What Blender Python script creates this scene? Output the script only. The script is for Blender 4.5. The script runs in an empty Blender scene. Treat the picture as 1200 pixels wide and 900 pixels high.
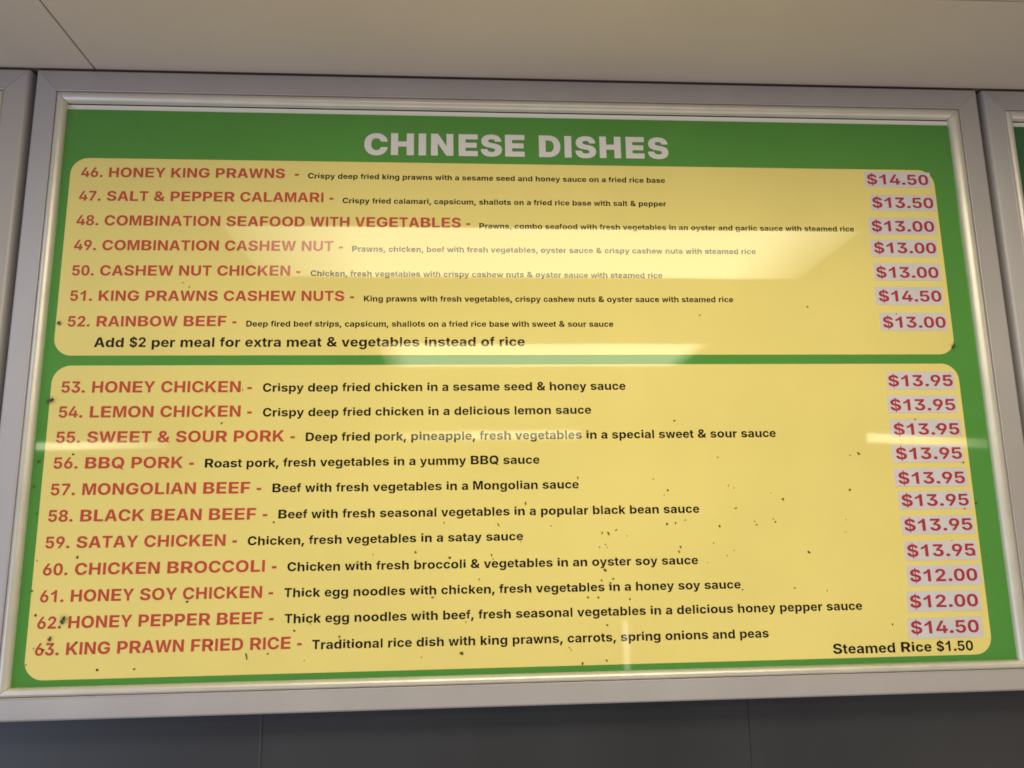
import bpy, bmesh, math, random
from mathutils import Vector, Matrix
from mathutils.geometry import delaunay_2d_cdt

random.seed(7)
S = bpy.context.scene
C = S.collection

# ------------------------------------------------------------------ measures
# Board millimetres: x to the right from the print's top left corner, z up (so downwards is negative),
# y into the wall. The print is 1200 x 715 mm; its bottom edge hangs 1.6 m above the floor.
Z0 = 1.60
BW, BH = 1.200, 0.7155


def W(x, z, y=0.0):
    return Vector((x / 1000 - BW / 2, y / 1000, z / 1000 + BH + Z0))


# ------------------------------------------------------------------ camera
cam = bpy.data.cameras.new('camera')
cam.sensor_width = 36
cam.lens = 27
cam.clip_start = 0.01
cam.clip_end = 100
co = bpy.data.objects.new('camera', cam)
C.objects.link(co)
right = Vector((0.99790014, -0.0038696, 0.06465553))
down = Vector((-0.06283939, 0.18413554, 0.98089006))
fwd = Vector((-0.01570103, -0.98289324, 0.18350572))
rows = [(0.99790014, -0.06283939, -0.01570103), (-0.0038696, 0.18413554, -0.98289324), (0.06465553, 0.98089006, 0.18350572)]
r_, d_, f_ = (Vector(v) for v in rows)
m = Matrix((r_, -d_, -f_)).transposed().to_4x4()
m.translation = W(514.64, -546.29, -954.98)
co.matrix_world = m
S.camera = co

# ------------------------------------------------------------------ world and lamps
S.view_settings.view_transform = 'Standard'
S.view_settings.look = 'None'
S.view_settings.exposure = 0.19
S.view_settings.gamma = 1.0
S.render.engine = 'CYCLES'
S.cycles.filter_width = 1.65
S.cycles.max_bounces = 6

w = bpy.data.worlds.new('World')
S.world = w
w.use_nodes = True
bg = w.node_tree.nodes['Background']
bg.inputs[0].default_value = (0.95, 0.93, 0.95, 1)
bg.inputs[1].default_value = 0.14

CEIL = W(0, 56.5).z


def area(name, loc, size, power, colour, target=None, rot=None, soft=None):
    l = bpy.data.lights.new(name, 'AREA')
    l.shape = 'RECTANGLE'
    l.size, l.size_y = size
    l.energy = power
    l.color = colour
    o = bpy.data.objects.new(name, l)
    C.objects.link(o)
    o.location = loc
    if target is not None:
        o.rotation_euler = (Vector(target) - Vector(loc)).to_track_quat('-Z', 'Y').to_euler()
    else:
        o.rotation_euler = rot or (0, 0, 0)
    if soft:                                   # a tube lamp's diffuser is dimmer at its two ends
        l.use_nodes = True
        nt = l.node_tree
        em = nt.nodes['Emission']
        g = nt.nodes.new('ShaderNodeNewGeometry')
        sx = nt.nodes.new('ShaderNodeSeparateXYZ')
        rp = nt.nodes.new('ShaderNodeValToRGB')
        nt.links.new(g.outputs['Parametric'], sx.inputs[0])
        nt.links.new(sx.outputs[0], rp.inputs[0])
        e = rp.color_ramp.elements
        e[0].position = 0.0
        e[0].color = (0.15, 0.15, 0.15, 1)
        e[1].position = 1.0
        e[1].color = (0.15, 0.15, 0.15, 1)
        a = e.new(soft[0])
        a.color = (1, 1, 1, 1)
        b = e.new(1 - soft[1])
        b.color = (1, 1, 1, 1)
        nt.links.new(rp.outputs[0], em.inputs[1])
    return o


def tube(name, x0, x1, y0, y1, radiance, colour, soft=None):
    """a long flush ceiling lamp or added fill, its extent in board millimetres"""
    c = W((x0 + x1) / 2, 0, (y0 + y1) / 2)
    c.z = CEIL - 0.004
    sx, sy = (x1 - x0) / 1000, abs(y1 - y0) / 1000
    return area(name, c, (sx, sy), radiance * sx * sy * math.pi, colour, soft=soft)


WARM = (1.0, 0.93, 0.63)
tube('ceiling_lamp_or_fill', 40, 1350, -520, -835, 8.0, WARM, (0.2, 0.14))
tube('ceiling_lamp_or_fill', -1950, -650, -527, -848, 6.5, (0.84, 0.90, 1.0))  # added cool fill at ceiling height, out of view, brightens the sign's left
tube('ceiling_lamp_or_fill', 2000, 3300, -527, -848, 4.0, WARM)  # added warm fill at ceiling height, out of view, brightens the sign's right
tube('ceiling_lamp_or_fill', 230, 1350, -1525, -1880, 7.4, WARM, (0.08, 0.06))


def band(name, x0, x1, z0, z1, y, radiance, colour, tilt=0.0, soft=None):
    """a lit slot far behind the viewer, upright and facing the sign"""
    sx, sz = abs(x1 - x0) / 1000, abs(z1 - z0) / 1000
    return area(name, W((x0 + x1) / 2, (z0 + z1) / 2, y), (sx, sz), radiance * sx * sz * math.pi, colour, rot=(math.radians(90), math.radians(tilt), 0), soft=soft)


band('shop_lamp', -1830, -1110, -50, -90, -3400, 8.0, WARM, 0.0, (0.02, 0.6))
band('shop_lamp', 40, 1200, -6, -52, -3400, 7.0, WARM, 0.0, (0.5, 0.02))
band('shop_lamp', 2880, 3700, -55, -108, -3400, 7.5, WARM, 3.2, (0.01, 0.6))
band('door_gap', 1388, 1420, -1060, -1330, -3400, 4.0, (1.0, 0.95, 0.8))
area('daylight_opening', W(-1700, -1500, -1700), (1.4, 1.2), 17, (0.60, 0.72, 1.0), target=W(150, -500))
area('counter_lamp', W(2600, -1700, -1300), (1.2, 0.7), 3.5, (1.0, 0.80, 0.58), target=W(900, -350))
area('fill_from_below', W(700, -1900, -900), (2.2, 0.9), 6, (1.0, 0.88, 0.68), target=W(650, 50, -100))  # unseen fill light added low in front to lift the ceiling


# ------------------------------------------------------------------ materials
def principled(name, colour, rough=0.5, metal=0.0, ior=1.5, spec=None):
    mt = bpy.data.materials.new(name)
    mt.use_nodes = True
    b = mt.node_tree.nodes['Principled BSDF']
    b.inputs['Base Color'].default_value = (*colour, 1)
    b.inputs['Roughness'].default_value = rough
    b.inputs['Metallic'].default_value = metal
    b.inputs['IOR'].default_value = ior
    if spec is not None:
        b.inputs['Specular IOR Level'].default_value = spec
    return mt


def mottle(mt, colour, amount, scale, stretch=(1, 1, 1), detail=6):
    """uneven ink / paint: a procedural noise that varies the colour a little"""
    nt = mt.node_tree
    b = nt.nodes['Principled BSDF']
    tc = nt.nodes.new('ShaderNodeTexCoord')
    mp = nt.nodes.new('ShaderNodeMapping')
    mp.inputs['Scale'].default_value = stretch
    nz = nt.nodes.new('ShaderNodeTexNoise')
    nz.inputs['Scale'].default_value = scale
    nz.inputs['Detail'].default_value = detail
    rp = nt.nodes.new('ShaderNodeValToRGB')
    e = rp.color_ramp.elements
    e[0].position, e[1].position = 0.3, 0.7
    e[0].color = (*[c * (1 - amount) for c in colour], 1)
    e[1].color = (*[min(1, c * (1 + amount)) for c in colour], 1)
    nt.links.new(tc.outputs['Object'], mp.inputs[0])
    nt.links.new(mp.outputs[0], nz.inputs[0])
    nt.links.new(nz.outputs[0], rp.inputs[0])
    nt.links.new(rp.outputs[0], b.inputs['Base Color'])
    return mt


def bump(mt, scale, strength, dist, stretch=(1, 1, 1), detail=3):
    nt = mt.node_tree
    b = nt.nodes['Principled BSDF']
    g = nt.nodes.new('ShaderNodeNewGeometry')
    mp = nt.nodes.new('ShaderNodeMapping')
    mp.inputs['Scale'].default_value = stretch
    nz = nt.nodes.new('ShaderNodeTexNoise')
    nz.inputs['Scale'].default_value = scale
    nz.inputs['Detail'].default_value = detail
    bp = nt.nodes.new('ShaderNodeBump')
    bp.inputs['Strength'].default_value = strength
    bp.inputs['Distance'].default_value = dist
    nt.links.new(g.outputs['Position'], mp.inputs[0])
    nt.links.new(mp.outputs[0], nz.inputs[0])
    nt.links.new(nz.outputs[0], bp.inputs['Height'])
    nt.links.new(bp.outputs[0], b.inputs['Normal'])
    return mt


def gloss(name, colour, amount=0.0, scale=8, rough=0.035):
    """printed film under a clear glossy skin, faintly wavy"""
    mt = principled(name, colour, rough)
    if amount:
        mottle(mt, colour, amount, scale)
    return bump(mt, 5.0, 0.12, 0.0012, detail=1)


YELLOW = gloss('yellow_print', (0.83, 0.69, 0.24), 0.045, 5)
GREEN = gloss('green_print', (0.088, 0.285, 0.054), 0.06, 6)
TEAL = gloss('dark_green_print', (0.04, 0.13, 0.05), 0.06, 6)
RED = gloss('red_ink', (0.53, 0.078, 0.056))
CRIMSON = gloss('crimson_ink', (0.42, 0.040, 0.055))
BLACK = gloss('black_ink', (0.018, 0.014, 0.006))
WHITE = gloss('white_print', (0.74, 0.71, 0.72), 0.03, 20)
PAPER = gloss('sticker_film', (0.66, 0.615, 0.69), 0.04, 30)
BACK = principled('white_backing', (0.84, 0.82, 0.78), 0.5)

ALU = principled('satin_aluminium', (0.475, 0.44, 0.445), 0.48, 0.18)
mottle(ALU, (0.475, 0.44, 0.445), 0.06, 9, (1, 1, 0.5), 12)
bump(ALU, 90, 0.06, 0.001, detail=6)
BEAD = principled('polished_aluminium', (0.74, 0.69, 0.625), 0.42, 0.5)
mottle(BEAD, (0.72, 0.675, 0.61), 0.06, 22)
CEILING = principled('painted_ceiling', (0.645, 0.555, 0.485), 0.55)
mottle(CEILING, (0.645, 0.555, 0.485), 0.06, 3)
bump(CEILING, 60, 0.10, 0.002)
GROOVE = principled('ceiling_groove', (0.34, 0.28, 0.235), 0.8)
LAMINATE = principled('dark_wall_laminate', (0.034, 0.035, 0.043), 0.42)
mottle(LAMINATE, (0.034, 0.035, 0.043), 0.22, 5, (1, 1, 0.6), 9)
bump(LAMINATE, 8, 0.15, 0.002)
SEAM = principled('wall_seam', (0.024, 0.022, 0.02), 0.7)
STRIP = principled('wall_seam_strip', (0.05, 0.05, 0.056), 0.4)
DIRT = principled('dirt', (0.105, 0.062, 0.012), 0.8, spec=0.1)
FAINT = principled('faint_dirt', (0.30, 0.19, 0.04), 0.8, spec=0.1)
FLY = principled('fly_body', (0.022, 0.020, 0.016), 0.45)
WING = principled('fly_wing', (0.12, 0.105, 0.07), 0.35)


# ------------------------------------------------------------------ helpers
def tag(o, label=None, cat=None, group=None, kind=None):
    for k, v in (('label', label), ('category', cat), ('group', group), ('kind', kind)):
        if v:
            o[k] = v
    return o


def empty(name, loc):
    o = bpy.data.objects.new(name, None)
    o.empty_display_size = 0.05
    o.location = loc
    C.objects.link(o)
    return o


def mesh_obj(name, verts, faces, mat, parent=None, smooth=False):
    """verts in world metres; stored relative to the parent thing"""
    base = Vector((0, 0, 0))
    q = parent
    while q is not None:
        base = base + q.location
        q = q.parent
    me = bpy.data.meshes.new(name)
    me.from_pydata([tuple(Vector(v) - base) for v in verts], [], faces)
    me.update()
    me.materials.append(mat)
    if smooth:
        for p in me.polygons:
            p.use_smooth = True
    o = bpy.data.objects.new(name, me)
    C.objects.link(o)
    o.parent = parent
    return o


def box(x0, x1, y0, y1, z0, z1):
    v = [(x, y, z) for x in (x0, x1) for y in (y0, y1) for z in (z0, z1)]
    f = [(0, 1, 3, 2), (4, 6, 7, 5), (0, 4, 5, 1), (2, 3, 7, 6), (0, 2, 6, 4), (1, 5, 7, 3)]
    return v, f


def boxes(name, lst, mat, parent=None, kind=None, bevel=0):
    bm = bmesh.new()
    for b in lst:
        v, f = box(*b)
        vs = [bm.verts.new(p) for p in v]
        for q in f:
            bm.faces.new([vs[i] for i in q])
    bmesh.ops.recalc_face_normals(bm, faces=bm.faces)
    if bevel:
        bmesh.ops.bevel(bm, geom=list(bm.edges), offset=bevel, segments=2, affect='EDGES', profile=0.5)
    me = bpy.data.meshes.new(name)
    bm.to_mesh(me)
    bm.free()
    me.materials.append(mat)
    o = bpy.data.objects.new(name, me)
    C.objects.link(o)
    o.parent = parent
    if kind:
        o['kind'] = kind
    return o


def rounded(x0, x1, z0, z1, r, y, n=10):
    """outline of a rounded rectangle, board millimetres"""
    pts = []
    for cx, cz, a in ((x1 - r, z1 - r, 0), (x0 + r, z1 - r, 90), (x0 + r, z0 + r, 180), (x1 - r, z0 + r, 270)):
        for k in range(n + 1):
            t = math.radians(a + 90 * k / n)
            pts.append(W(cx + r * math.cos(t), cz + r * math.sin(t), y))
    return pts


def sheet(name, pts, mat, parent, thick=0.0004):
    """a thin sheet with a face and an edge: pts run anticlockwise seen from the front (-y)"""
    n = len(pts)
    back = [p + Vector((0, thick, 0)) for p in pts]
    faces = [tuple(range(n)), tuple(range(2 * n - 1, n - 1, -1))]
    faces += [(i, i + n, (i + 1) % n + n, (i + 1) % n) for i in range(n)]
    return mesh_obj(name, list(pts) + back, faces, mat, parent)


# ------------------------------------------------------------------ the setting
WY = 22.0                                    # the wall's face, mm behind the print
xa, xb = -3600, 4800
zt = CEIL


def mmx(x):
    return x / 1000 - BW / 2


panels = []
g = 0.0011
jx, jy = mmx(32.5), -0.1832
for ax0, ax1 in ((mmx(xa), jx - g), (jx + g, mmx(xb))):
    for ay0, ay1 in ((jy + g, WY / 1000), (-6.0, jy - g)):
        panels.append((ax0, ax1, ay0, ay1, zt, zt + 0.02))
ceil = boxes('ceiling', panels, CEILING, kind='structure', bevel=0.0008)
boxes('ceiling_backing', [(mmx(xa), mmx(xb), -6.0, WY / 1000, zt + 0.006, zt + 0.016)], GROOVE, parent=ceil)

boxes('gap_shade_strip', [(mmx(xa), mmx(xb), -0.0035, 0.010, zt - 0.0004, zt + 0.003)], principled('painted_gap_shade', (0.17, 0.13, 0.10), 0.85), parent=ceil)  # dark-coloured strip stands in for the shade in the gap above the frames

wl, wr = mmx(277), mmx(862)
zlow, ztop = Z0 - 0.75, zt - 0.0005
yf, yb = WY / 1000, WY / 1000 + 0.03
wall = boxes('wall', [(mmx(xa), wl - 0.0006, yf, yb, zlow, ztop), (wl + 0.0006, wr - 0.0004, yf, yb, zlow, ztop), (wr + 0.0004, mmx(xb), yf, yb, zlow, ztop)], LAMINATE, kind='structure', bevel=0.0003)
boxes('seam_filler', [(wr - 0.0010, wr + 0.0010, yf + 0.0008, yb - 0.004, zlow, ztop)], SEAM, parent=wall)
boxes('seam_strip', [(wl - 0.0016, wl + 0.0016, yf - 0.001, yb - 0.004, zlow, ztop)], STRIP, parent=wall)

# ------------------------------------------------------------------ sign frames
# three nested rectangles (left, right, bottom, top in board mm): bead's inner edge, bead/flat line, outer edge
R0 = (1.3, 1198.0, -716.6, 8.6)
R1 = (-11.4, 1213.6, -726.8, 22.7)
R2 = (-39.0, 1242.8, -752.6, 53.3)


def ring(t):
    a, b, k = (R0, R1, t) if t <= 1 else (R1, R2, t - 1)
    return [p + (q - p) * k for p, q in zip(a, b)]


BEAD_PROFILE = [(0.0, 1.5), (0.0, -2.2), (0.06, -4.0), (0.16, -6.0), (0.30, -7.6), (0.46, -8.5), (0.60, -8.6), (0.74, -8.0), (0.86, -6.8), (0.93, -5.4), (0.95, -3.5), (0.955, 1.5)]
FLAT_PROFILE = [(0.965, 16.0), (0.965, -5.4), (0.985, -6.8), (1.02, -7.4), (1.06, -7.0), (1.09, -6.6), (1.86, -6.6), (1.92, -6.1), (1.965, -4.9), (1.99, -3.0), (2.0, 0.0), (2.0, 16.0)]


def member(name, side, profile, mat, parent, dx, x1=None, k=0.12):
    """one mitred length of frame: side 'top', 'bottom', 'left' or 'right'; the narrow gap is the mitre's hairline"""
    verts, n = [], len(profile)
    for t, y in profile:
        l, r, b, tp = ring(t)
        if x1 is not None:
            r = x1 - (1242.8 - r)
        if side == 'top':
            e = ((l + k, tp), (r - k, tp))
        elif side == 'bottom':
            e = ((r - k, b), (l + k, b))
        elif side == 'left':
            e = ((l, b + k), (l, tp - k))
        else:
            e = ((r, tp - k), (r, b + k))
        verts.append([W(x + dx, z, y) for x, z in e])
    vs = [v[0] for v in verts] + [v[1] for v in verts]
    faces = [(i, (i + 1) % n, (i + 1) % n + n, i + n) for i in range(n)]
    faces += [tuple(range(n - 1, -1, -1)), tuple(range(n, 2 * n))]
    o = mesh_obj(name, vs, faces, mat, parent, False)
    bm = bmesh.new()
    bm.from_mesh(o.data)
    bmesh.ops.recalc_face_normals(bm, faces=bm.faces)
    for f in bm.faces:
        f.smooth = True
    bm.to_mesh(o.data)
    bm.free()
    o.data.set_sharp_from_angle(angle=math.radians(38))
    return o


def frame(root, dx, x1=None):
    for side, nm in (('top', 'frame_rail'), ('bottom', 'frame_rail'), ('left', 'frame_stile'), ('right', 'frame_stile')):
        f = member(nm, side, FLAT_PROFILE, ALU, root, dx, x1, 0.15 if dx == 0 else 0.3)
        member('bead', side, BEAD_PROFILE, BEAD, f, dx, x1, 0.3)


def sign_root(dx, label):
    r = empty('menu_sign', W(600 + dx, -752.6, 0))
    return tag(r, label, 'menu sign', 'menu signs in a row under the ceiling')


def rect(x0, x1, z0, z1, y):
    return [W(x1, z1, y), W(x0, z1, y), W(x0, z0, y), W(x1, z0, y)]


sign = sign_root(0, 'green and yellow CHINESE DISHES menu sign in a silver frame')
frame(sign, 0)
sheet('backing_board', rect(-6, 1208, -722, 7.2, 1.4), BACK, sign, 0.006)
sheet('green_panel', rect(-0.5, 1201, -719, 0.0, 0.0), GREEN, sign, 0.0015)
sheet('yellow_panel', rounded(12.6, 1167.6, -330, -68.2, 22, -0.25), YELLOW, sign, 0.0002)
sheet('yellow_panel', rounded(14.2, 1168, -709.4, -342.5, 22, -0.25), YELLOW, sign, 0.0002)

PITCH = 1290.5
for dx, label in ((-PITCH, 'silver framed sign left of the main menu, only its right edge showing'), (PITCH, 'silver framed dark green sign right of the main menu, only its left edge showing')):
    r = sign_root(dx, label)
    frame(r, dx)
    sheet('backing_board', rect(-6 + dx, 1208 + dx, -722, 7.2, 1.4), BACK, r, 0.006)
    sheet('green_panel', rect(dx, 1200 + dx, -719, 0.0, 0.0), TEAL, r, 0.0015)

# ------------------------------------------------------------------ lettering
# GLYPHS: advance in thousandths of the letter height unit, then closed contours of x,y points
# (a point ending in q bends the outline, the others lie on it). HEAVY: the heading's fat capitals.
GLYPHS = {
    '$': (556, '258,-96 258,824 308,824 308,-96|283,-10 208,-10q 96,44q 34,152q 33,232 163,232 165,196q 196,148q 248,123q 282,123 314,123q 361,145q 387,184q 387,209 387,233q 364,264q 318,288q 284,297 217,316 139,338q 49,435q 49,516 49,582q 110,682q 216,737q 284,737 354,737q 457,681q 514,581q 515,516 385,516 382,558q 329,604q 283,604 253,604q 210,584q 188,549q 188,526 188,501q 213,468q 256,446q 283,439 337,424 379,413q 447,376q 497,324q 523,254q 523,209 523,141q 466,43q 359,-10q'),
    '&': (722, '301,-11 221,-11q 103,44q 40,136q 40,192 40,236q 76,302q 141,357q 184,384 338,478 354,488q 379,512q 393,539q 393,554 393,578q 357,611q 324,611 302,611q 269,595q 251,566q 251,547 251,524q 277,477q 321,426q 351,394 720,0 545,0 238,319 208,351q 149,421q 109,501q 109,549 109,602q 162,687q 258,737q 323,737 385,737q 476,689q 525,610q 525,562 525,529q 500,469q 454,417q 422,395 263,288 235,268q 203,228q 203,200 203,174q 229,136q 277,115q 308,115 350,115q 430,150q 496,215q 535,304q 535,358 673,358 673,292q 643,183q 587,102q 549,76 505,51 462,19q 353,-11q'),
    ',': (278, '24,-196 68,112 229,112 133,-196'),
    '-': (333, '38,193 38,336 294,336 294,193'),
    '.': (278, '140,-10 101,-10q 49,40q 49,77 49,114q 101,164q 140,164 178,164q 231,114q 231,77 231,40q 178,-10q'),
    '0': (556, '278,-10 197,-10q 89,79q 35,245q 35,363 35,481q 90,648q 197,737q 278,737 359,737q 467,648q 521,481q 521,363 521,245q 467,79q 359,-10q|278,122 314,122q 362,174q 385,282q 385,363 385,446q 362,554q 314,607q 278,607 242,607q 194,554q 171,446q 171,363 171,282q 194,174q 242,122q'),
    '1': (556, '399,0 260,0 260,525 183,455q 79,420 79,547 134,565q 199,615 264,665q 287,731 399,731'),
    '2': (556, '56,0 56,115 280,353 308,383q 346,432q 366,481q 366,509 366,541q 342,586q 300,611q 273,611 245,611q 203,585q 180,536q 180,501 49,501 49,574q 106,679q 207,737q 273,737 342,737q 443,682q 499,584q 499,520 499,479q 471,400q 400,301q 334,232 247,135 247,130 507,130 507,0'),
    '3': (556, '272,-10 203,-10q 95,45q 34,143q 32,208 170,208 172,181q 200,142q 245,121q 273,121 302,121q 347,146q 372,193q 372,226 372,255q 346,304q 296,334q 258,334 187,334 187,438 326,592 326,597 63,597 63,728 490,728 490,612 281,386 281,421 351,432q 457,381q 516,280q 516,215 516,147q 452,46q 342,-10q'),
    '4': (556, '23,126 23,251 256,728 388,728 161,259 161,253 533,253 533,126|324,0 324,163 328,220 328,454 453,454 453,0'),
    '5': (556, '273,-10 207,-10q 104,46q 44,144q 43,208 177,208 177,180q 204,138q 247,115q 273,115 303,115q 350,146q 376,203q 376,239 376,277q 349,334q 302,366q 271,366 243,366q 193,339q 179,316 57,342 85,728 474,728 474,597 199,597 184,418 187,418 203,446q 271,482q 313,482 355,482q 427,447q 480,383q 509,296q 509,244 509,170q 450,55q 343,-10q'),
    '6': (556, '280,-10 217,-10q 112,48q 48,158q 48,237 48,295q 88,409q 127,477 273,728 410,728 216,397 176,397 185,414q 224,445q 279,466q 313,466 371,466q 458,412q 508,311q 508,240 508,165q 449,53q 346,-10q|279,114 309,114q 353,146q 379,201q 379,236 379,272q 353,327q 309,358q 279,358 250,358q 205,327q 179,272q 179,237 179,201q 205,146q 250,114q'),
    '7': (556, '99,0 357,592 357,597 56,597 56,728 499,728 499,595 241,0'),
    '8': (556, '278,-10 206,-10q 96,44q 32,137q 32,196 32,241q 69,317q 131,368q 170,375 170,380 119,392q 55,482q 55,541 55,598q 113,686q 213,737q 278,737 342,737q 443,686q 500,598q 500,541 500,482q 436,392q 386,380 386,375 424,368q 487,317q 523,241q 523,196 523,137q 460,44q 349,-10q|278,106 308,106q 354,132q 380,179q 380,209 380,239q 353,286q 307,314q 278,314 248,314q 202,287q 176,240q 176,209 176,179q 201,132q 247,106q|278,429 303,429q 343,453q 366,496q 366,524 366,552q 343,594q 304,617q 278,617 252,617q 212,594q 189,552q 189,524 189,496q 212,454q 252,429q'),
    '9': (556, '276,737 339,737q 444,680q 508,569q 508,491 508,433q 468,318q 429,250 283,0 146,0 340,331 380,331 371,314q 332,282q 277,262q 243,262 186,262q 98,316q 48,417q 48,487 48,562q 107,675q 210,737q|277,613 248,613q 202,581q 177,527q 177,491 177,456q 202,401q 248,370q 277,370 306,370q 351,401q 377,456q 377,491 377,526q 351,581q 306,613q'),
    'A': (722, '22,0 257,728 458,728 700,0 530,0 425,336 404,409q 361,579q 339,675 372,675 351,578q 312,408q 292,336 191,0|175,163 175,286 547,286 547,163'),
    'B': (722, '67,0 67,728 388,728 476,728q 593,680q 653,596q 653,542 653,499q 615,435q 550,393q 508,385 508,377 554,376q 634,333q 683,255q 683,202 683,144q 621,53q 499,0q 410,0|241,130 373,130 440,130q 504,178q 504,218 504,248q 473,293q 416,318q 377,318 241,318|241,424 360,424 394,424q 446,446q 476,486q 476,514 476,552q 417,599q 363,599 241,599'),
    'C': (722, '374,-10 279,-10q 129,78q 42,245q 42,363 42,483q 130,650q 280,737q 374,737 435,737q 541,702q 623,635q 675,538q 682,475 525,475 521,504q 496,548q 457,580q 407,596q 377,596 324,596q 244,542q 200,438q 200,363 200,287q 245,184q 324,131q 377,131 406,131q 456,148q 495,179q 521,224q 526,252 683,252 678,203q 632,109q 553,34q 443,-10q'),
    'D': (722, '323,0 132,0 132,137 316,137 382,137q 473,183q 520,284q 520,364 520,444q 473,544q 382,591q 315,591 129,591 129,728 324,728 434,728q 593,640q 679,477q 679,364 679,251q 593,87q 433,0q|221,728 221,0 62,0 62,728'),
    'E': (667, '68,0 68,728 610,728 610,596 242,596 242,432 582,432 582,303 242,303 242,131 611,131 611,0'),
    'F': (611, '64,0 64,728 571,728 571,596 231,596 231,401 537,401 537,273 231,273 231,0'),
    'G': (778, '402,-10 296,-10q 135,81q 45,248q 45,363 45,481q 139,649q 300,737q 400,737 464,737q 575,702q 661,636q 715,546q 723,492 555,492 548,516q 521,555q 482,582q 432,596q 402,596 346,596q 260,542q 213,439q 213,365 213,290q 259,186q 345,131q 404,131 456,131q 531,167q 570,232q 570,277 603,272 413,272 413,392 730,392 730,299 730,202q 646,64q 498,-10q'),
    'H': (722, '60,0 60,728 214,728 214,437 508,437 508,728 662,728 662,0 508,0 508,306 214,306 214,0'),
    'I': (278, '66,0 66,728 214,728 214,0'),
    'K': (722, '179,157 179,299 201,341q 242,410q 293,481q 328,523 497,728 689,728 385,368 371,373|61,0 61,728 219,728 219,538 216,347 219,270 219,0|511,0 306,321 406,439 698,0'),
    'L': (611, '67,0 67,728 239,728 239,131 573,131 573,0'),
    'M': (833, '55,0 55,728 274,728 369,416 376,392q 393,313q 411,221q 426,136q 431,105 403,105 408,135q 423,221q 441,312q 458,392q 465,416 558,728 778,728 778,0 636,0 636,330 636,354q 637,427q 639,513q 641,600q 641,638 650,638 642,597q 622,507q 601,423q 583,353q 576,330 476,0 357,0 255,330 249,353q 230,422q 209,506q 189,596q 180,638 191,638 191,602q 193,515q 195,429q 196,354q 196,330 196,0'),
    'N': (722, '58,0 58,728 225,728 431,377 449,347q 484,279q 519,196q 537,143 522,143 519,184q 513,278q 509,366q 509,396 509,728 664,728 664,0 496,0 309,319 286,359q 248,431q 209,517q 182,576 200,576 204,524q 209,426q 213,346q 213,320 213,0'),
    'O': (778, '389,-10 291,-10q 135,78q 44,245q 44,363 44,483q 135,650q 291,737q 389,737 487,737q 643,650q 734,483q 734,363 734,244q 643,77q 487,-10q|389,131 445,131q 526,185q 571,288q 571,363 571,439q 526,543q 445,596q 389,596 334,596q 252,543q 207,439q 207,363 207,288q 252,185q 334,131q'),
    'P': (667, '63,0 63,728 361,728 446,728q 566,664q 630,552q 630,479 630,406q 565,295q 443,233q 357,233 169,233 169,360 329,360 373,360q 432,391q 461,444q 461,479 461,515q 432,568q 373,597q 329,597 227,597 227,0'),
    'Q': (778, '337,254 469,254 534,172 601,93 723,-59 576,-59 492,44 448,107|385,-10 289,-10q 133,78q 43,245q 43,363 43,483q 133,650q 289,737q 385,737 482,737q 637,650q 727,483q 727,363 727,244q 637,77q 482,-10q|385,131 440,131q 521,185q 565,288q 565,363 565,439q 521,543q 440,596q 385,596 331,596q 250,543q 205,439q 205,363 205,288q 250,185q 331,131q'),
    'R': (722, '68,0 68,728 385,728 476,728q 604,669q 673,561q 673,489 673,415q 603,311q 473,255q 381,255 171,255 171,383 351,383 398,383q 461,407q 492,453q 492,489 492,524q 461,572q 398,597q 351,597 242,597 242,0|508,0 314,332 503,332 701,0'),
    'S': (667, '340,-10 250,-10q 116,44q 41,152q 39,232 196,232 198,196q 235,148q 298,123q 338,123 377,123q 433,145q 464,184q 464,209 464,233q 436,264q 381,288q 341,297 261,316 166,338q 59,435q 59,516 59,582q 132,682q 259,737q 341,737 425,737q 548,681q 617,581q 618,516 462,516 458,558q 395,604q 340,604 303,604q 252,584q 225,549q 225,526 225,501q 256,468q 308,446q 340,439 405,424 455,413q 536,376q 596,324q 628,254q 628,209 628,141q 559,43q 430,-10q'),
    'T': (611, '32,596 32,728 579,728 579,596 378,596 378,0 233,0 233,596'),
    'U': (722, '361,-10 271,-10q 136,57q 61,177q 61,257 61,728 219,728 219,270 219,229q 255,166q 318,130q 361,130 404,130q 468,166q 503,229q 503,270 503,728 661,728 661,257 661,177q 586,57q 451,-10q'),
    'V': (667, '243,0 21,728 178,728 274,391 294,319q 332,153q 353,58 322,58 342,154q 379,319q 398,391 491,728 646,728 429,0'),
    'W': (944, '197,0 21,728 179,728 250,386 260,339q 275,232q 290,124q 297,75 271,75 280,124q 295,232q 313,339q 323,386 398,728 546,728 621,386 631,339q 648,232q 664,124q 673,75 646,75 654,124q 668,232q 684,339q 693,386 765,728 923,728 747,0 583,0 501,356 486,421q 466,573q 454,650 490,650 476,574q 459,424q 443,356 361,0'),
    'Y': (667, '264,0 264,269 21,728 190,728 297,502 313,469q 338,403q 351,358 323,358 335,403q 360,470q 375,502 478,728 646,728 407,269 407,0'),
    'a': (556, '202,-10 152,-10q 74,26q 30,98q 30,152 30,198q 61,259q 116,298q 186,318q 225,321 269,326q 324,334q 350,353q 350,370 350,372 350,393q 332,423q 298,439q 273,439 248,439q 211,423q 187,396q 181,379 45,400 57,447q 118,516q 213,553q 274,553 319,553q 400,531q 463,485q 499,416q 499,369 499,0 358,0 358,76 353,76 340,50q 298,11q 240,-10q|246,97 276,97q 324,123q 351,167q 351,195 351,251 344,247q 321,239q 293,233q 265,229q 254,227 229,223q 192,206q 173,178q 173,158 173,138q 192,111q 225,97q'),
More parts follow.
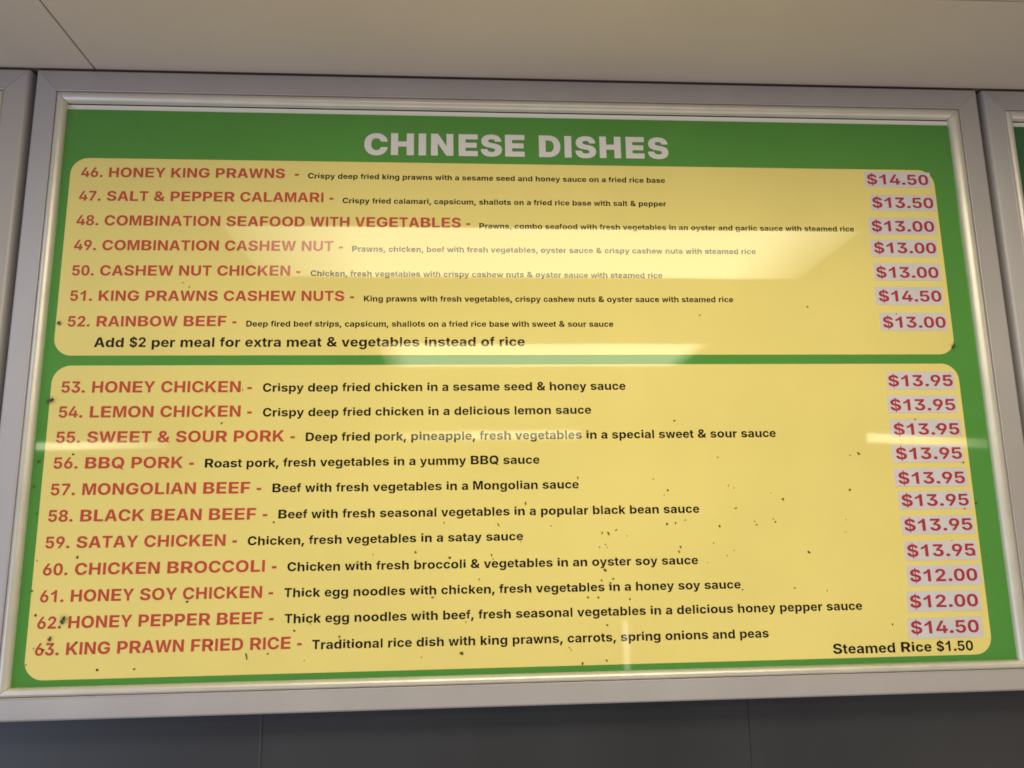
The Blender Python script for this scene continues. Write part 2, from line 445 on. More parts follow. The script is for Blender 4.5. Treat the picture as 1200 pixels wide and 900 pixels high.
    'b': (611, '362,-9 320,-9q 261,20q 223,65q 213,88 207,88 207,0 58,0 58,728 209,728 209,453 213,453 223,476q 260,522q 319,553q 363,553 420,553q 516,491q 575,367q 575,272 575,181q 518,55q 422,-9q|313,116 347,116q 395,155q 419,226q 419,272 419,319q 395,389q 348,428q 313,428 279,428q 231,390q 206,320q 206,272 206,225q 231,155q 279,116q'),
    'c': (556, '289,-10 211,-10q 97,60q 35,187q 35,271 35,355q 97,482q 211,553q 289,553 337,553q 416,527q 476,478q 514,409q 521,366 384,340 380,361q 364,395q 341,418q 310,431q 291,431 257,431q 210,391q 186,320q 186,271 186,224q 210,152q 257,112q 291,112 310,112q 341,124q 365,149q 381,184q 385,206 522,180 515,136q 477,66q 416,16q 337,-10q'),
    'd': (611, '249,-9 190,-9q 93,55q 36,181q 36,272 36,367q 95,491q 191,553q 248,553 292,553q 351,522q 388,476q 398,453 402,453 402,728 553,728 553,0 404,0 404,88 398,88 388,65q 350,20q 291,-9q|298,116 332,116q 380,155q 405,225q 405,272 405,320q 380,390q 332,428q 298,428 264,428q 216,389q 192,319q 192,272 192,226q 216,155q 264,116q'),
    'e': (556, '288,-10 210,-10q 96,58q 35,184q 35,270 35,355q 96,482q 207,553q 282,553 333,553q 421,518q 486,448q 523,344q 523,275 523,233 91,233 91,329 452,329 384,304 384,345q 361,404q 316,437q 283,437 249,437q 203,404q 179,347q 179,310 179,242 179,197q 207,136q 257,106q 290,106 313,106q 350,120q 377,147q 384,166 515,142 503,96q 441,27q 348,-10q'),
    'f': (333, '308,546 308,428 8,428 8,546|86,0 86,582 86,642q 124,722q 192,762q 235,762 264,762q 314,751q 326,746 304,629 296,632q 275,637q 263,637 237,637q 215,607q 215,580 215,0'),
    'g': (611, '295,-216 228,-216q 128,-181q 66,-118q 55,-78 186,-45 192,-60q 218,-87q 262,-104q 294,-104 346,-104q 404,-55q 404,-3 404,96 393,96 383,73q 347,32q 289,8q 248,8 190,8q 94,65q 36,182q 36,274 36,367q 95,491q 192,553q 248,553 292,553q 351,522q 389,476q 399,453 404,453 404,546 554,546 554,8 554,-66q 487,-166q 371,-216q|298,125 332,125q 379,160q 405,227q 405,274 405,321q 380,390q 332,428q 298,428 263,428q 216,389q 192,320q 192,274 192,228q 216,161q 264,125q'),
    'h': (611, '211,314 211,0 58,0 58,728 208,728 208,409 197,409 217,476q 301,553q 370,553 425,553q 508,503q 553,410q 553,347 553,0 400,0 400,318 400,367q 351,422q 308,422 280,422q 236,397q 211,348q'),
    'i': (278, '60,0 60,546 218,546 218,0|139,614 104,614q 55,660q 55,692 55,725q 104,770q 139,770 174,770q 223,725q 223,692 223,660q 174,614q'),
    'k': (556, '192,153 192,342 214,342 374,546 545,546 324,269 287,269|57,0 57,728 206,728 206,0|379,0 232,234 331,346 554,0'),
    'l': (278, '72,0 72,728 210,728 210,0'),
    'm': (889, '58,0 58,546 198,546 206,408 196,408 208,459q 256,524q 320,554q 356,554 413,554q 483,479q 500,397 483,397 495,452q 549,521q 622,554q 663,554 711,554q 788,510q 831,427q 831,368 831,0 679,0 679,335 679,380q 634,424q 600,424 575,424q 538,401q 518,360q 518,332 518,0 371,0 371,339 371,378q 328,424q 293,424 269,424q 231,401q 210,359q 210,328 210,0'),
    'n': (611, '211,314 211,0 58,0 58,546 202,546 205,409 197,409 217,476q 301,553q 370,553 425,553q 508,503q 553,410q 553,347 553,0 400,0 400,318 400,367q 351,422q 308,422 280,422q 236,397q 211,348q'),
    'o': (611, '306,-10 223,-10q 102,60q 37,187q 37,271 37,355q 102,482q 223,553q 306,553 389,553q 509,482q 574,355q 574,271 574,187q 509,60q 389,-10q|306,112 341,112q 390,153q 415,225q 415,271 415,318q 390,390q 341,431q 306,431 270,431q 221,390q 196,319q 196,271 196,225q 221,153q 270,112q'),
    'p': (611, '58,-204 58,546 207,546 207,453 213,453 223,476q 260,522q 319,553q 363,553 420,553q 516,491q 575,367q 575,272 575,181q 518,55q 422,-9q 362,-9 320,-9q 261,20q 223,65q 213,88 209,88 209,-204|313,116 347,116q 395,155q 419,226q 419,272 419,319q 395,389q 348,428q 313,428 279,428q 231,390q 206,320q 206,272 206,225q 231,155q 279,116q'),
    'r': (389, '56,0 56,546 200,546 200,449 205,449 219,501q 285,553q 327,553 338,553q 363,550q 373,548 373,409 362,413q 326,417q 311,417 280,417q 232,389q 204,338q 204,305 204,0'),
    's': (556, '277,-10 211,-10q 108,28q 44,101q 35,152 178,176 188,140q 239,102q 282,102 321,102q 365,131q 365,154 365,174q 332,200q 297,207 205,226 126,242q 48,320q 48,382 48,435q 105,512q 209,553q 278,553 343,553q 439,517q 498,450q 508,405 371,381 363,409q 318,442q 281,442 248,442q 203,414q 203,391 203,372q 231,345q 268,338 367,318 445,303q 522,230q 522,171 522,116q 459,35q 349,-10q'),
    't': (333, '304,546 304,428 9,428 9,546|75,676 215,676 215,163 215,139q 234,116q 257,116 264,116q 292,120q 298,122 318,6 294,-2q 249,-8q 228,-8 153,-8q 75,73q 75,149'),
    'u': (611, '241,-7 186,-7q 103,43q 58,136q 58,199 58,546 211,546 211,227 211,179q 260,123q 303,123 332,123q 375,149q 400,198q 400,232 400,546 553,546 553,0 409,0 406,137 414,137 394,70q 309,-7q'),
    'v': (556, '195,0 12,546 165,546 245,270 260,216q 282,106q 294,46 266,46 277,106q 299,216q 314,270 393,546 544,546 360,0'),
    'w': (778, '156,0 11,546 160,546 200,351 211,296q 236,167q 247,91 231,91 243,166q 270,295q 282,351 325,546 454,546 495,351 507,295q 534,167q 546,91 531,91 541,167q 565,295q 575,351 615,546 767,546 621,0 475,0 422,204 414,234q 398,311q 384,390q 376,423 401,423 394,390q 378,311q 363,234q 355,204 302,0'),
    'x': (556, '18,0 217,341 217,219 27,546 187,546 231,463 252,421q 288,336q 306,296 252,296 271,336q 306,421q 329,463 375,546 531,546 338,218 338,339 538,0 380,0 326,99 303,141q 266,227q 248,266 302,266 285,227q 250,141q 228,99 174,0'),
    'y': (556, '52,-192 84,-76 102,-81 130,-89q 172,-82q 196,-53q 197,-28 199,-1 12,546 164,546 244,270 259,216q 277,107q 289,46 258,46 270,107q 294,216q 310,270 394,546 544,546 334,-61 318,-105q 270,-171q 197,-208q 144,-208 117,-208q 67,-199q'),
}
HEAVY = {
    'C': (729, '373,-12 274,-12q 113,75q 20,243q 20,363 20,485q 113,653q 274,739q 373,739 443,739q 560,698q 648,623q 704,518q 711,453 506,453 502,479q 480,520q 447,548q 403,563q 377,563 328,563q 260,517q 225,427q 225,363 225,300q 259,211q 328,164q 377,164 403,164q 446,179q 479,208q 501,248q 506,273 711,273 703,209q 648,104q 560,29q 443,-12q'),
    'D': (711, '323,0 124,0 124,168 313,168 373,168q 449,210q 486,297q 486,363 486,430q 448,517q 369,560q 308,560 121,560 121,728 320,728 433,728q 600,638q 691,474q 691,363 691,253q 601,90q 436,0q|242,728 242,0 39,0 39,728'),
    'E': (632, '39,0 39,728 603,728 603,556 242,556 242,446 575,446 575,280 242,280 242,172 603,172 603,0'),
    'H': (727, '39,0 39,728 242,728 242,456 484,456 484,728 688,728 688,0 484,0 484,284 242,284 242,0'),
    'I': (437, '60,0 60,728 300,728 300,0'),
    'N': (738, '39,0 39,728 246,728 423,442 435,423q 471,359q 510,286q 527,254 503,197 500,237q 498,338q 496,432q 496,461 496,728 699,728 699,0 492,0 327,266 312,290q 269,364q 219,456q 194,504 234,516 238,464q 242,366q 242,288q 242,266 242,0'),
    'S': (685, '344,-12 243,-12q 104,47q 31,161q 31,242 223,242 225,213q 255,171q 310,148q 346,148 378,148q 426,165q 453,193q 453,212 453,230q 428,256q 375,276q 334,284 262,297 156,317q 45,426q 45,507 45,576q 120,681q 254,739q 342,739 433,739q 564,682q 636,573q 639,497 452,497 449,535q 392,579q 346,579 318,579q 274,563q 249,535q 249,517 249,499q 271,475q 320,457q 357,450 416,439 479,427q 569,391q 626,339q 654,271q 654,228 654,151q 581,44q 442,-12q'),
}
DISH_NAMES = [
    ('46. HONEY KING PRAWNS  -', 26.31, -94.6, 302.14, -92.39, 13.31),
    ('47. SALT & PEPPER CALAMARI -', 26.41, -126.98, 347.73, -125.38, 13.38),
    ('48. COMBINATION SEAFOOD WITH VEGETABLES -', 26.09, -160.24, 526.07, -158.75, 13.68),
    ('49. COMBINATION CASHEW NUT -', 26.01, -193.54, 361.47, -192.28, 13.62),
    ('50. CASHEW NUT CHICKEN -', 26.31, -227.1, 308.59, -225.79, 13.57),
    ('51. KING PRAWNS CASHEW NUTS -', 26.9, -260.01, 377.32, -259.11, 13.4),
    ('52. RAINBOW BEEF -', 26.92, -293.17, 231.71, -292.38, 13.45),
    ('53. HONEY CHICKEN -', 26.65, -376.36, 254.48, -376.74, 14.09),
    ('54. LEMON CHICKEN -', 26.19, -407.12, 255.87, -407.21, 13.92),
    ('55. SWEET & SOUR PORK -', 25.97, -437.92, 309.18, -438.33, 13.86),
    ('56. BBQ PORK -', 25.79, -468.76, 189.81, -469.43, 13.69),
    ('57. MONGOLIAN BEEF -', 25.41, -500.33, 271.27, -500.84, 13.83),
    ('58. BLACK BEAN BEEF -', 25.32, -531.3, 279.89, -532.28, 13.76),
    ('59. SATAY CHICKEN -', 25.05, -562.08, 245.48, -562.59, 13.59),
    ('60. CHICKEN BROCCOLI -', 25.02, -592.97, 293.23, -593.47, 13.62),
    ('61. HONEY SOY CHICKEN -', 24.69, -623.28, 290.45, -623.37, 13.55),
    ('62. HONEY PEPPER BEEF -', 24.43, -652.93, 292.15, -652.95, 13.58),
    ('63. KING PRAWN FRIED RICE -', 24.56, -682.32, 325.73, -681.91, 13.7)]
DISH_DESCRIPTIONS = [
    ('Crispy deep fried king prawns with a sesame seed and honey sauce on a fried rice base', 313.93, -92.46, 789.0, -92.18, 7.56),
    ('Crispy fried calamari, capsicum, shallots on a fried rice base with salt & pepper', 359.54, -126.44, 788.95, -125.9, 7.48),
    ('Prawns, combo seafood with fresh vegetables in an oyster and garlic sauce with steamed rice', 537.82, -159.85, 1045.82, -159.2, 7.6),
    ('Prawns, chicken, beef with fresh vegetables, oyster sauce & crispy cashew nuts with steamed rice', 373.36, -192.7, 906.83, -192.46, 7.54),
    ('Chicken, fresh vegetables with crispy cashew nuts & oyster sauce with steamed rice', 321.51, -226.16, 778.45, -226.5, 7.54),
    ('King prawns with fresh vegetables, crispy cashew nuts & oyster sauce with steamed rice', 389.73, -259.62, 871.5, -259.25, 7.71),
    ('Deep fired beef strips, capsicum, shallots on a fried rice base with sweet & sour sauce', 243.82, -292.95, 710.4, -292.72, 7.65),
    ('Crispy deep fried chicken in a sesame seed & honey sauce', 267.94, -376.31, 722.81, -375.74, 10.77),
    ('Crispy deep fried chicken in a delicious lemon sauce', 269.27, -407.28, 677.41, -406.29, 10.64),
    ('Deep fried pork, pineapple, fresh vegetables in a special sweet & sour sauce', 322.29, -438.13, 914.73, -437.92, 10.66),
    ('Roast pork, fresh vegetables in a yummy BBQ sauce', 202.92, -469.26, 610.32, -468.71, 10.65),
    ('Beef with fresh vegetables in a Mongolian sauce', 284.63, -500.04, 658.63, -499.81, 10.58),
    ('Beef with fresh seasonal vegetables in a popular black bean sauce', 292.98, -531.43, 809.24, -531.92, 10.56),
    ('Chicken, fresh vegetables in a satay sauce', 258.14, -562.34, 588.12, -561.85, 10.41),
    ('Chicken with fresh broccoli & vegetables in an oyster soy sauce', 305.91, -593.4, 803.8, -594.31, 10.41),
    ('Thick egg noodles with chicken, fresh vegetables in a honey soy sauce', 303.34, -623.22, 855.37, -624.42, 10.38),
    ('Thick egg noodles with beef, fresh seasonal vegetables in a delicious honey pepper sauce', 304.97, -652.88, 1006.84, -653.05, 10.46),
    ('Traditional rice dish with king prawns, carrots, spring onions and peas', 337.78, -682.97, 886.23, -682.79, 10.45)]
NOTES = [
    ('Add $2 per meal for extra meat & vegetables instead of rice', 60.57, -319.25, 594.8, -318.32, 12.26),
    ('Steamed Rice $1.50', 965.06, -704.05, 1143.25, -704.33, 11.73)]
PRICES = [
    ('$14.50', 1071.44, 1159.11, -90.39, 14.91, 1069.17, 1162.45, -71.81, -94.17),
    ('$13.50', 1075.51, 1162.33, -124.5, 15.24, 1073.26, 1165.06, -105.64, -128.49),
    ('$13.00', 1070.96, 1159.4, -158.66, 15.29, 1067.53, 1162.12, -139.41, -163.09),
    ('$13.00', 1071.04, 1158.27, -189.7, 15.12, 1067.01, 1160.1, -170.43, -194.82),
    ('$13.00', 1070.59, 1157.4, -224.37, 15.18, 1067.9, 1160.81, -204.24, -227.97),
    ('$14.50', 1070.37, 1157.5, -257.55, 15.11, 1066.12, 1159.65, -237.3, -262.29),
    ('$13.00', 1072.37, 1158.95, -293.73, 15.15, 1069.15, 1160.45, -273.39, -297.59),
    ('$13.95', 1071.01, 1158.68, -372.82, 14.94, 1069.54, 1161.17, -353.41, -376.79),
    ('$13.95', 1070.16, 1158.12, -404.83, 14.88, 1067.06, 1160.69, -384.86, -407.97),
    ('$13.95', 1071.24, 1159.61, -436.72, 14.93, 1067.43, 1162.15, -416.52, -438.81),
    ('$13.95', 1070.82, 1159.02, -468.21, 14.97, 1066.07, 1160.88, -449.69, -472.03),
    ('$13.95', 1070.51, 1158.98, -499.57, 14.9, 1065.76, 1162.32, -479.73, -503.12),
    ('$13.95', 1071.51, 1160.44, -527.79, 14.85, 1068.19, 1163.68, -509.14, -531.52),
    ('$13.95', 1071.73, 1161.16, -558.68, 14.89, 1068.07, 1163.57, -540.03, -562.89),
    ('$13.95', 1071.69, 1160.91, -590.46, 14.92, 1068.95, 1163.88, -571.42, -595.05),
    ('$12.00', 1071.86, 1159.68, -620.93, 14.95, 1068.83, 1164.89, -601.19, -626.1),
    ('$12.00', 1068.29, 1156.43, -652.11, 14.97, 1065.31, 1159.86, -632.28, -656.89),
    ('$14.50', 1066.04, 1153.41, -683.12, 14.99, 1062.42, 1158.12, -664.77, -688.66)]
HEADING = [('C', 386.03, 416.98, -57.98, 30.87), ('H', 421.14, 451.56, -57.65, 31.43), ('I', 457.77, 467.72, -57.58, 31.51), ('N', 474.17, 504.01, -57.51, 31.54), ('E', 511.06, 536.69, -57.55, 31.62), ('S', 540.69, 569.06, -57.41, 31.18), ('E', 573.29, 599.71, -57.38, 31.74), ('D', 619.05, 648.17, -57.35, 31.58), ('I', 653.72, 663.22, -57.44, 31.4), ('S', 668.43, 696.69, -57.54, 31.18), ('H', 701.57, 730.77, -57.36, 31.5), ('E', 737.53, 762.99, -57.31, 31.57), ('S', 767.9, 796.17, -57.16, 30.87)]
SPECKS = [(195.54, -374.69, 2.06, 2.14, 0), (243.47, -373.84, 2.07, 2.15, 0), (220.32, -415.19, 2.05, 3.17, 0), (47.51, -451.7, 2.98, 3.08, 0), (8.72, -460.01, 2.96, 5.11, 40), (5.9, -489.4, 1.96, 3.03, 0), (12.06, -521.55, 1.95, 2.99, 0), (62.78, -572.75, 2.91, 3.92, 40), (17.36, -575.83, 1.93, 1.95, 0), (15.15, -610.14, 3.83, 1.93, 10), (21.56, -637.51, 3.81, 2.86, -30), (69.98, -668.46, 2.38, 2.83, 40), (33.73, -676.48, 2.84, 3.75, 30), (153.86, -592.06, 2.94, 2.45, 30), (191.7, -625.9, 2.93, 3.39, 0), (185.74, -647.92, 2.43, 2.88, 0), (227.87, -652.25, 2.44, 1.92, 0), (222.21, -673.62, 3.4, 3.81, 0), (262.86, -688.88, 2.15, 8.55, -12), (287.16, -686.65, 2.94, 1.9, 0), (95.36, -699.55, 2.85, 3.74, 20), (136.75, -699.72, 2.49, 2.81, 0), (16.36, -691.89, 1.88, 1.86, 0), (287.9, -535.7, 2.42, 3.03, 0), (397.58, -531.26, 2.05, 1.63, 0), (491.99, -539.33, 2.07, 2.05, 0), (558.08, -542.91, 1.67, 4.62, -30), (457.59, -573.82, 3.49, 2.42, 0), (406.56, -575.93, 1.83, 2.01, 0), (498.7, -581.1, 4.53, 2.82, 30), (549.33, -578.98, 2.07, 3.04, -30), (551.36, -583.57, 2.07, 2.02, 0), (657.75, -486.93, 1.93, 4.23, 0), (592.1, -517.56, 2.11, 4.68, -5), (753.04, -489.64, 2.17, 1.91, 0), (770.75, -503.66, 2.38, 3.39, -20), (765.57, -509.41, 1.73, 1.69, 0), (848.48, -498.78, 2.63, 1.71, 0), (855.38, -502.07, 1.64, 1.6, 0), (855.82, -527.01, 4.36, 1.58, -10), (767.45, -545.11, 3.44, 3.12, 0), (778.26, -544.23, 1.94, 3.75, 0), (790.86, -540.77, 2.16, 2.09, 0), (833.65, -548.74, 2.38, 3.76, -10), (878.63, -543.67, 1.96, 2.1, 0), (881.04, -547.91, 2.62, 2.1, 20), (622.61, -545.46, 2.11, 1.86, 0), (685.8, -554.71, 2.12, 3.3, 20), (693.74, -555.36, 2.55, 5.16, -25), (703.48, -551.38, 3.83, 1.55, -10), (717.01, -558.84, 1.6, 1.55, 0), (681.99, -571.63, 2.75, 1.54, 0), (689.51, -568.68, 2.54, 1.54, 10), (691.49, -572.3, 1.59, 1.54, 0), (783.07, -573.37, 2.36, 3.51, -40), (780.61, -578.99, 2.14, 3.5, -30), (824.72, -569.42, 2.16, 2.07, 0), (850.01, -578.66, 1.73, 1.65, 0), (840.95, -584.7, 2.15, 1.65, 0), (815.7, -592.48, 1.71, 1.44, 0), (585.47, -563.84, 2.09, 1.43, 0), (917.3, -516.72, 2.65, 4.89, -10), (1005.13, -506.1, 3.35, 3.22, 0), (902.2, -508.53, 1.65, 1.6, 0), (902.87, -541.41, 2.63, 1.68, 30), (905.36, -544.6, 2.85, 2.31, 20), (944.85, -582.4, 3.28, 4.16, -40), (996.44, -543.34, 1.55, 1.69, 0), (994.38, -558.63, 2.21, 1.47, 0), (1170.0, -524.98, 3.64, 3.23, 0), (1153.76, -531.76, 2.49, 2.15, 0), (1131.76, -571.44, 2.69, 1.69, 0), (1159.82, -589.35, 2.69, 2.52, 0), (1175.4, -590.68, 2.7, 1.89, 0), (534.09, -607.37, 2.06, 2.4, 0), (478.29, -627.11, 3.46, 2.37, 0), (460.97, -619.83, 2.64, 3.37, 40), (316.64, -661.54, 2.57, 2.7, 0), (335.19, -654.25, 1.98, 1.94, 0), (369.35, -669.54, 2.58, 2.89, 0), (512.71, -691.89, 4.64, 4.63, 30), (465.48, -695.02, 1.4, 2.5, 0), (517.93, -656.52, 1.83, 2.55, 0), (329.13, -695.33, 1.97, 1.43, 0), (687.81, -599.27, 4.21, 4.06, 35), (683.15, -611.33, 1.89, 3.43, 0), (697.41, -609.59, 3.15, 2.02, -20), (692.88, -617.57, 2.73, 4.03, -20), (713.15, -623.02, 2.52, 2.62, 0), (665.7, -631.07, 2.09, 3.0, -30), (678.22, -631.33, 3.55, 2.2, 20), (716.86, -634.16, 2.1, 3.01, -20), (857.4, -625.98, 2.36, 2.23, 0), (687.94, -663.9, 3.53, 1.98, 0), (641.08, -688.81, 1.85, 2.15, 0), (643.57, -691.31, 1.64, 1.95, 0), (656.42, -707.2, 2.87, 3.3, 0), (685.84, -704.56, 2.06, 3.31, -20), (923.16, -625.29, 2.59, 2.04, 0), (964.03, -629.2, 1.95, 2.45, 0), (1043.06, -671.13, 2.61, 2.42, 0), (783.74, -415.98, 3.31, 1.75, 0), (837.14, -463.23, 1.98, 2.16, 0), (1101.58, -416.53, 2.99, 2.24, -20), (1129.15, -426.8, 3.0, 2.9, 30), (1021.56, -460.15, 4.52, 2.85, 30), (1010.06, -462.23, 2.48, 1.75, 0), (1159.6, -473.07, 2.52, 2.86, 0), (971.34, -265.04, 2.56, 2.82, 0), (1092.08, -274.74, 3.54, 2.12, -40), (825.5, -277.03, 3.42, 1.85, -30), (162.9, -235.93, 2.52, 1.8, 0), (171.13, -241.51, 2.31, 2.02, 0), (885.85, -342.32, 2.27, 1.7, 0), (22.68, -674.33, 1.89, 1.88, 0), (3.74, -490.38, 1.96, 2.02, 0)]
FLIES = [(53.52, -643.47, 9.56, 75), (15.79, -386.0, 9.01, 25), (1165.22, -319.18, 7.08, 40), (40.15, -663.96, 5.7, 80), (17.16, -289.03, 6.12, -50)]



def contours(src, steps=4):
    out = []
    for c in src.split('|'):
        p = []
        for t in c.split():
            q = t.endswith('q')
            x, y = (t[:-1] if q else t).split(',')
            p.append((float(x), float(y), not q))
        full = []
        n = len(p)
        for i in range(n):                       # add the implied on-curve points
            a, b = p[i], p[(i + 1) % n]
            full.append(a)
            if not a[2] and not b[2]:
                full.append(((a[0] + b[0]) / 2, (a[1] + b[1]) / 2, True))
        s = next(i for i, q in enumerate(full) if q[2])
        full = full[s:] + full[:s] + [full[s]]
        poly, i = [], 0
        while i < len(full) - 1:
            a = full[i]
            poly.append((a[0], a[1]))
            if full[i + 1][2]:
                i += 1
            else:
                b, d = full[i + 1], full[i + 2]
                for k in range(1, steps):
                    t = k / steps
                    poly.append(tuple((1 - t) ** 2 * a[j] + 2 * t * (1 - t) * b[j] + t * t * d[j] for j in (0, 1)))
                i += 2
        clean = []
        for q in poly:
            if not clean or abs(q[0] - clean[-1][0]) + abs(q[1] - clean[-1][1]) > 0.5:
                clean.append(q)
        if abs(clean[0][0] - clean[-1][0]) + abs(clean[0][1] - clean[-1][1]) < 0.5:
            clean.pop()
        out.append(clean)
    return out


def winding(x, y, polys):
    n = 0
    for p in polys:
        for i in range(len(p)):
            (x1, y1), (x2, y2) = p[i], p[(i + 1) % len(p)]
            if (y1 > y) != (y2 > y) and x < (x2 - x1) * (y - y1) / (y2 - y1) + x1:
                n += 1 if y2 > y1 else -1
    return n


def fill(polys):
    """triangles of everything the strokes wind round, overlapping strokes united"""
    pts, edges = [], []
    for p in polys:
        b = len(pts)
        pts += [Vector(q) for q in p]
        edges += [(b + i, b + (i + 1) % len(p)) for i in range(len(p))]
    v, _, f, _, _, _ = delaunay_2d_cdt(pts, edges, [], 0, 0.01)
    keep = []
    for t in f:
        c = sum((v[i] for i in t), Vector((0, 0))) / len(t)
        if winding(c.x, c.y, polys):
            keep.append(tuple(t))
    return [(q.x, q.y) for q in v], keep


def build_glyphs(table):
    out = {}
    for ch, (adv, src) in table.items():
        cs = contours(src)
        if ch.islower():                         # low x-height, ascenders no taller than the capitals
            top = max(p[1] for c in cs for p in c)
            cs = [[(x, z * 0.966 if 0 < z <= 546 else z if z < 0 else 527.5 + (z - 546) * 200 / max(200.0, top - 546)) for x, z in c] for c in cs]
        xs = [p[0] for c in cs for p in c]
        out[ch] = (adv, [fill(cs)], min(xs), max(xs))
    out[' '] = (278, [], 0, 0)
    return out


G7 = build_glyphs(GLYPHS)
G9 = build_glyphs(HEAVY)
CAP = 727.5                                     # cap height in glyph units


def lettering(name, glyphs, placed, mat, parent, y):
    """placed: (char, function from glyph units to board mm)"""
    verts, faces = [], []
    for ch, fn in placed:
        for k, (v, f) in enumerate(glyphs[ch][1]):
            b = len(verts)
            verts += [W(*fn(px, pz), y - 0.03 * k) for px, pz in v]
            for q in f:
                a, bb, c = (verts[b + q[i]] for i in (0, 1, 2))
                nrm = (bb - a).cross(c - a)
                faces.append(tuple(b + i for i in (q if nrm.y < 0 else q[::-1])))
    return mesh_obj(name, verts, faces, mat, parent)


def text_line(name, s, x0, z0, x1, z1, cap, mat, parent, y):
    pen, pos = 0.0, []
    for ch in s:
        pos.append((ch, pen))
        pen += G7[ch][0]
    lo = pos[0][1] + G7[s[0]][2]
    hi = pos[-1][1] + G7[s[-1]][3]
    L = math.hypot(x1 - x0, z1 - z0)
    ux, uz = (x1 - x0) / L, (z1 - z0) / L
    sx, sz = L / (hi - lo), cap / CAP

    def mk(p):
        def fn(px, pz):
            a, b = (p + px - lo) * sx, pz * sz
            return x0 + a * ux - b * uz, z0 + a * uz + b * ux
        return fn
    return lettering(name, G7, [(c, mk(p)) for c, p in pos if c != ' '], mat, parent, y)


def glyph_at(g, x0, x1, z, cap):
    lo, hi = g[2], g[3]

    def fn(px, pz):
        return x0 + (px - lo) / (hi - lo) * (x1 - x0), z + pz / CAP * cap
    return fn


lettering('heading_lettering', G9, [(c, glyph_at(G9[c], x0, x1, z, cap)) for c, x0, x1, z, cap in HEADING], WHITE, sign, -0.4)
for row in DISH_NAMES:
    text_line('dish_name', *row, RED, sign, -0.45)
for row in DISH_DESCRIPTIONS:
    text_line('dish_description', *row, BLACK, sign, -0.45)
for row in NOTES:
    text_line('note_lettering', *row, BLACK, sign, -0.45)
for s, x0, x1, z, h, sx0, sx1, st, sb in PRICES:
    tilt = random.uniform(-0.0025, 0.0025)
    q = [(p[0], p[1]) for p in ((sx1, st), (sx0, st), (sx0, sb), (sx1, sb))]
    cx, cz = (sx0 + sx1) / 2, (st + sb) / 2
    st_ = sheet('price_sticker', [W(a - (b - cz) * tilt, b + (a - cx) * tilt, -0.65) for a, b in q], PAPER, sign, 0.0004)
    text_line('price_lettering', s, x0, z, x1, z, h, CRIMSON, st_, -0.80)


# ------------------------------------------------------------------ dirt and dead flies
def blob(x, z, w_, h_, ang, y, rng):
    """an irregular crumb about w_ x h_ mm, raised a little off the board"""
    bm = bmesh.new()
    bmesh.ops.create_icosphere(bm, subdivisions=2, radius=1.0)
    ph = [rng.uniform(0, 6.28) for _ in range(4)]
    a = math.radians(ang)
    vs = []
    for v in bm.verts:
        t = math.atan2(v.co.z, v.co.x)
        k = 1 + 0.22 * math.sin(2 * t + ph[0]) + 0.20 * math.sin(3 * t + ph[1]) + 0.12 * math.sin(5 * t + ph[2])
        px, pz, py = v.co.x * k * w_ / 2, v.co.z * k * h_ / 2, v.co.y * min(w_, h_) * 0.22
        vs.append(W(x + px * math.cos(a) - pz * math.sin(a), z + px * math.sin(a) + pz * math.cos(a), y + py))
    fs = [tuple(v.index for v in f.verts) for f in bm.faces]
    bm.free()
    return vs, fs


rng = random.Random(3)
order = sorted(SPECKS, key=lambda s: -s[2] * s[3])
rest_v, rest_f = [], []
for i, (x, z, a, b, an) in enumerate(order):
    v, f = blob(x, z, a * 0.84, b * 0.84, -an, -0.8, rng)
    if i < 96:
        mesh_obj('dirt_speck', v, f, DIRT if a * b > 5.2 and z < -345 else FAINT, sign, True)
    else:
        n = len(rest_v)
        rest_v += v
        rest_f += [tuple(k + n for k in q) for q in f]
tag(mesh_obj('dirt_specks', rest_v, rest_f, FAINT, sign, True), kind='stuff')

FLY_LABELS = ['dead black fly beside the number 62, the largest on the board',
              'dead fly on the left edge of the yellow panel between lines 53 and 54',
              'small dead fly on the bottom right corner of the upper yellow panel',
              'small pale dead fly just above the number 63',
              'tiny dead fly left of the number 52']


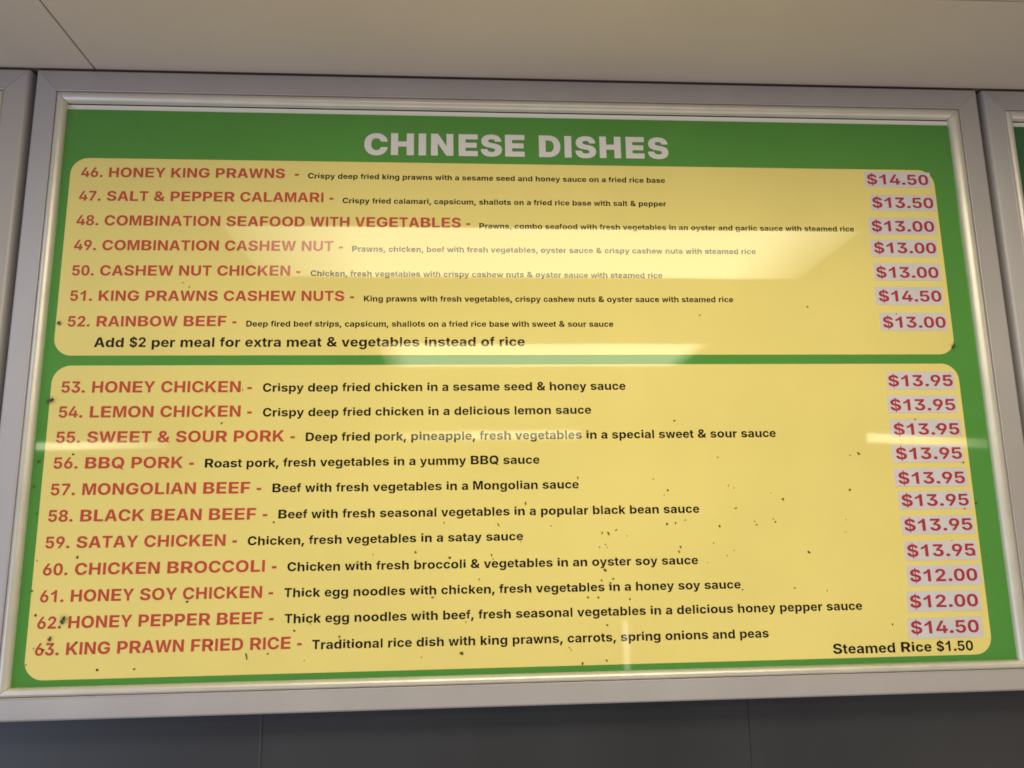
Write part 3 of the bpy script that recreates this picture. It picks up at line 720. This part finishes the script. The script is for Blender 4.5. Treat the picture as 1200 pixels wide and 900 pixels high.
def fly(x, z, ln, ang, label, pale):
    root = empty('dead_fly', W(x, z, -1.0))
    tag(root, label, 'fly', 'dead flies on the menu board')
    a = math.radians(ang)

    def P(u, v, y):                               # u along the body, v across, in units of the length
        return W(x + ln * (u * math.cos(a) - v * math.sin(a)), z + ln * (u * math.sin(a) + v * math.cos(a)), -0.45 - ln * y)
    bm = bmesh.new()
    for cu, r1, r2 in ((-0.20, 0.30, 0.17), (0.14, 0.18, 0.17), (0.36, 0.11, 0.13)):
        vs = bmesh.ops.create_uvsphere(bm, u_segments=12, v_segments=8, radius=1.0)['verts']
        for v in vs:
            c = v.co.copy()
            v.co = P(cu + c.x * r1, c.y * r2, 0.16 + c.z * r2 * 0.8)
    for sgn in (-1, 1):                            # six bent legs
        for k in (0.02, 0.14, 0.26):
            pts = [(k, 0.12 * sgn, 0.12), (k + (k - 0.14) * 0.9, 0.34 * sgn, 0.20), (k + (k - 0.14) * 1.9, 0.50 * sgn, 0.02)]
            for p, q in zip(pts, pts[1:]):
                r = 0.018
                vv = [bm.verts.new(P(e[0] + o1 * r, e[1], e[2] + o2 * r)) for e in (p, q) for o1, o2 in ((1, 0), (-0.5, 0.87), (-0.5, -0.87))]
                for i in range(3):
                    bm.faces.new((vv[i], vv[(i + 1) % 3], vv[(i + 1) % 3 + 3], vv[i + 3]))
    bmesh.ops.recalc_face_normals(bm, faces=bm.faces)
    vs = [v.co.copy() for v in bm.verts]
    bm.verts.index_update()
    fs = [tuple(v.index for v in f.verts) for f in bm.faces]
    bm.free()
    mesh_obj('body', vs, fs, DIRT if pale else FLY, root, True)
    for sgn in (-1, 1):
        o, k = [], 10
        d = math.radians(155 if not pale else 140) * sgn
        for i in range(k):
            t = 2 * math.pi * i / k
            u, v = 0.24 + 0.26 * math.cos(t), 0.10 * math.sin(t)
            o.append((0.10 + u * math.cos(d) - v * math.sin(d), 0.05 * sgn + u * math.sin(d) + v * math.cos(d)))
        top = [P(u, v, 0.33) for u, v in o]
        bot = [P(u, v, 0.31) for u, v in o]
        fs = [tuple(range(k)), tuple(range(2 * k - 1, k - 1, -1))] + [(i, i + k, (i + 1) % k + k, (i + 1) % k) for i in range(k)]
        mesh_obj('wing', top + bot, fs, WING, root)


for (x, z, ln, an), lb in zip(FLIES, FLY_LABELS):
    fly(x, z, ln, an, lb, 'pale' in lb or 'tiny' in lb)

for o in S.objects:
    if o.type == 'MESH' and o.data.materials and o.data.materials[0] is None:
        o.data.materials.pop()
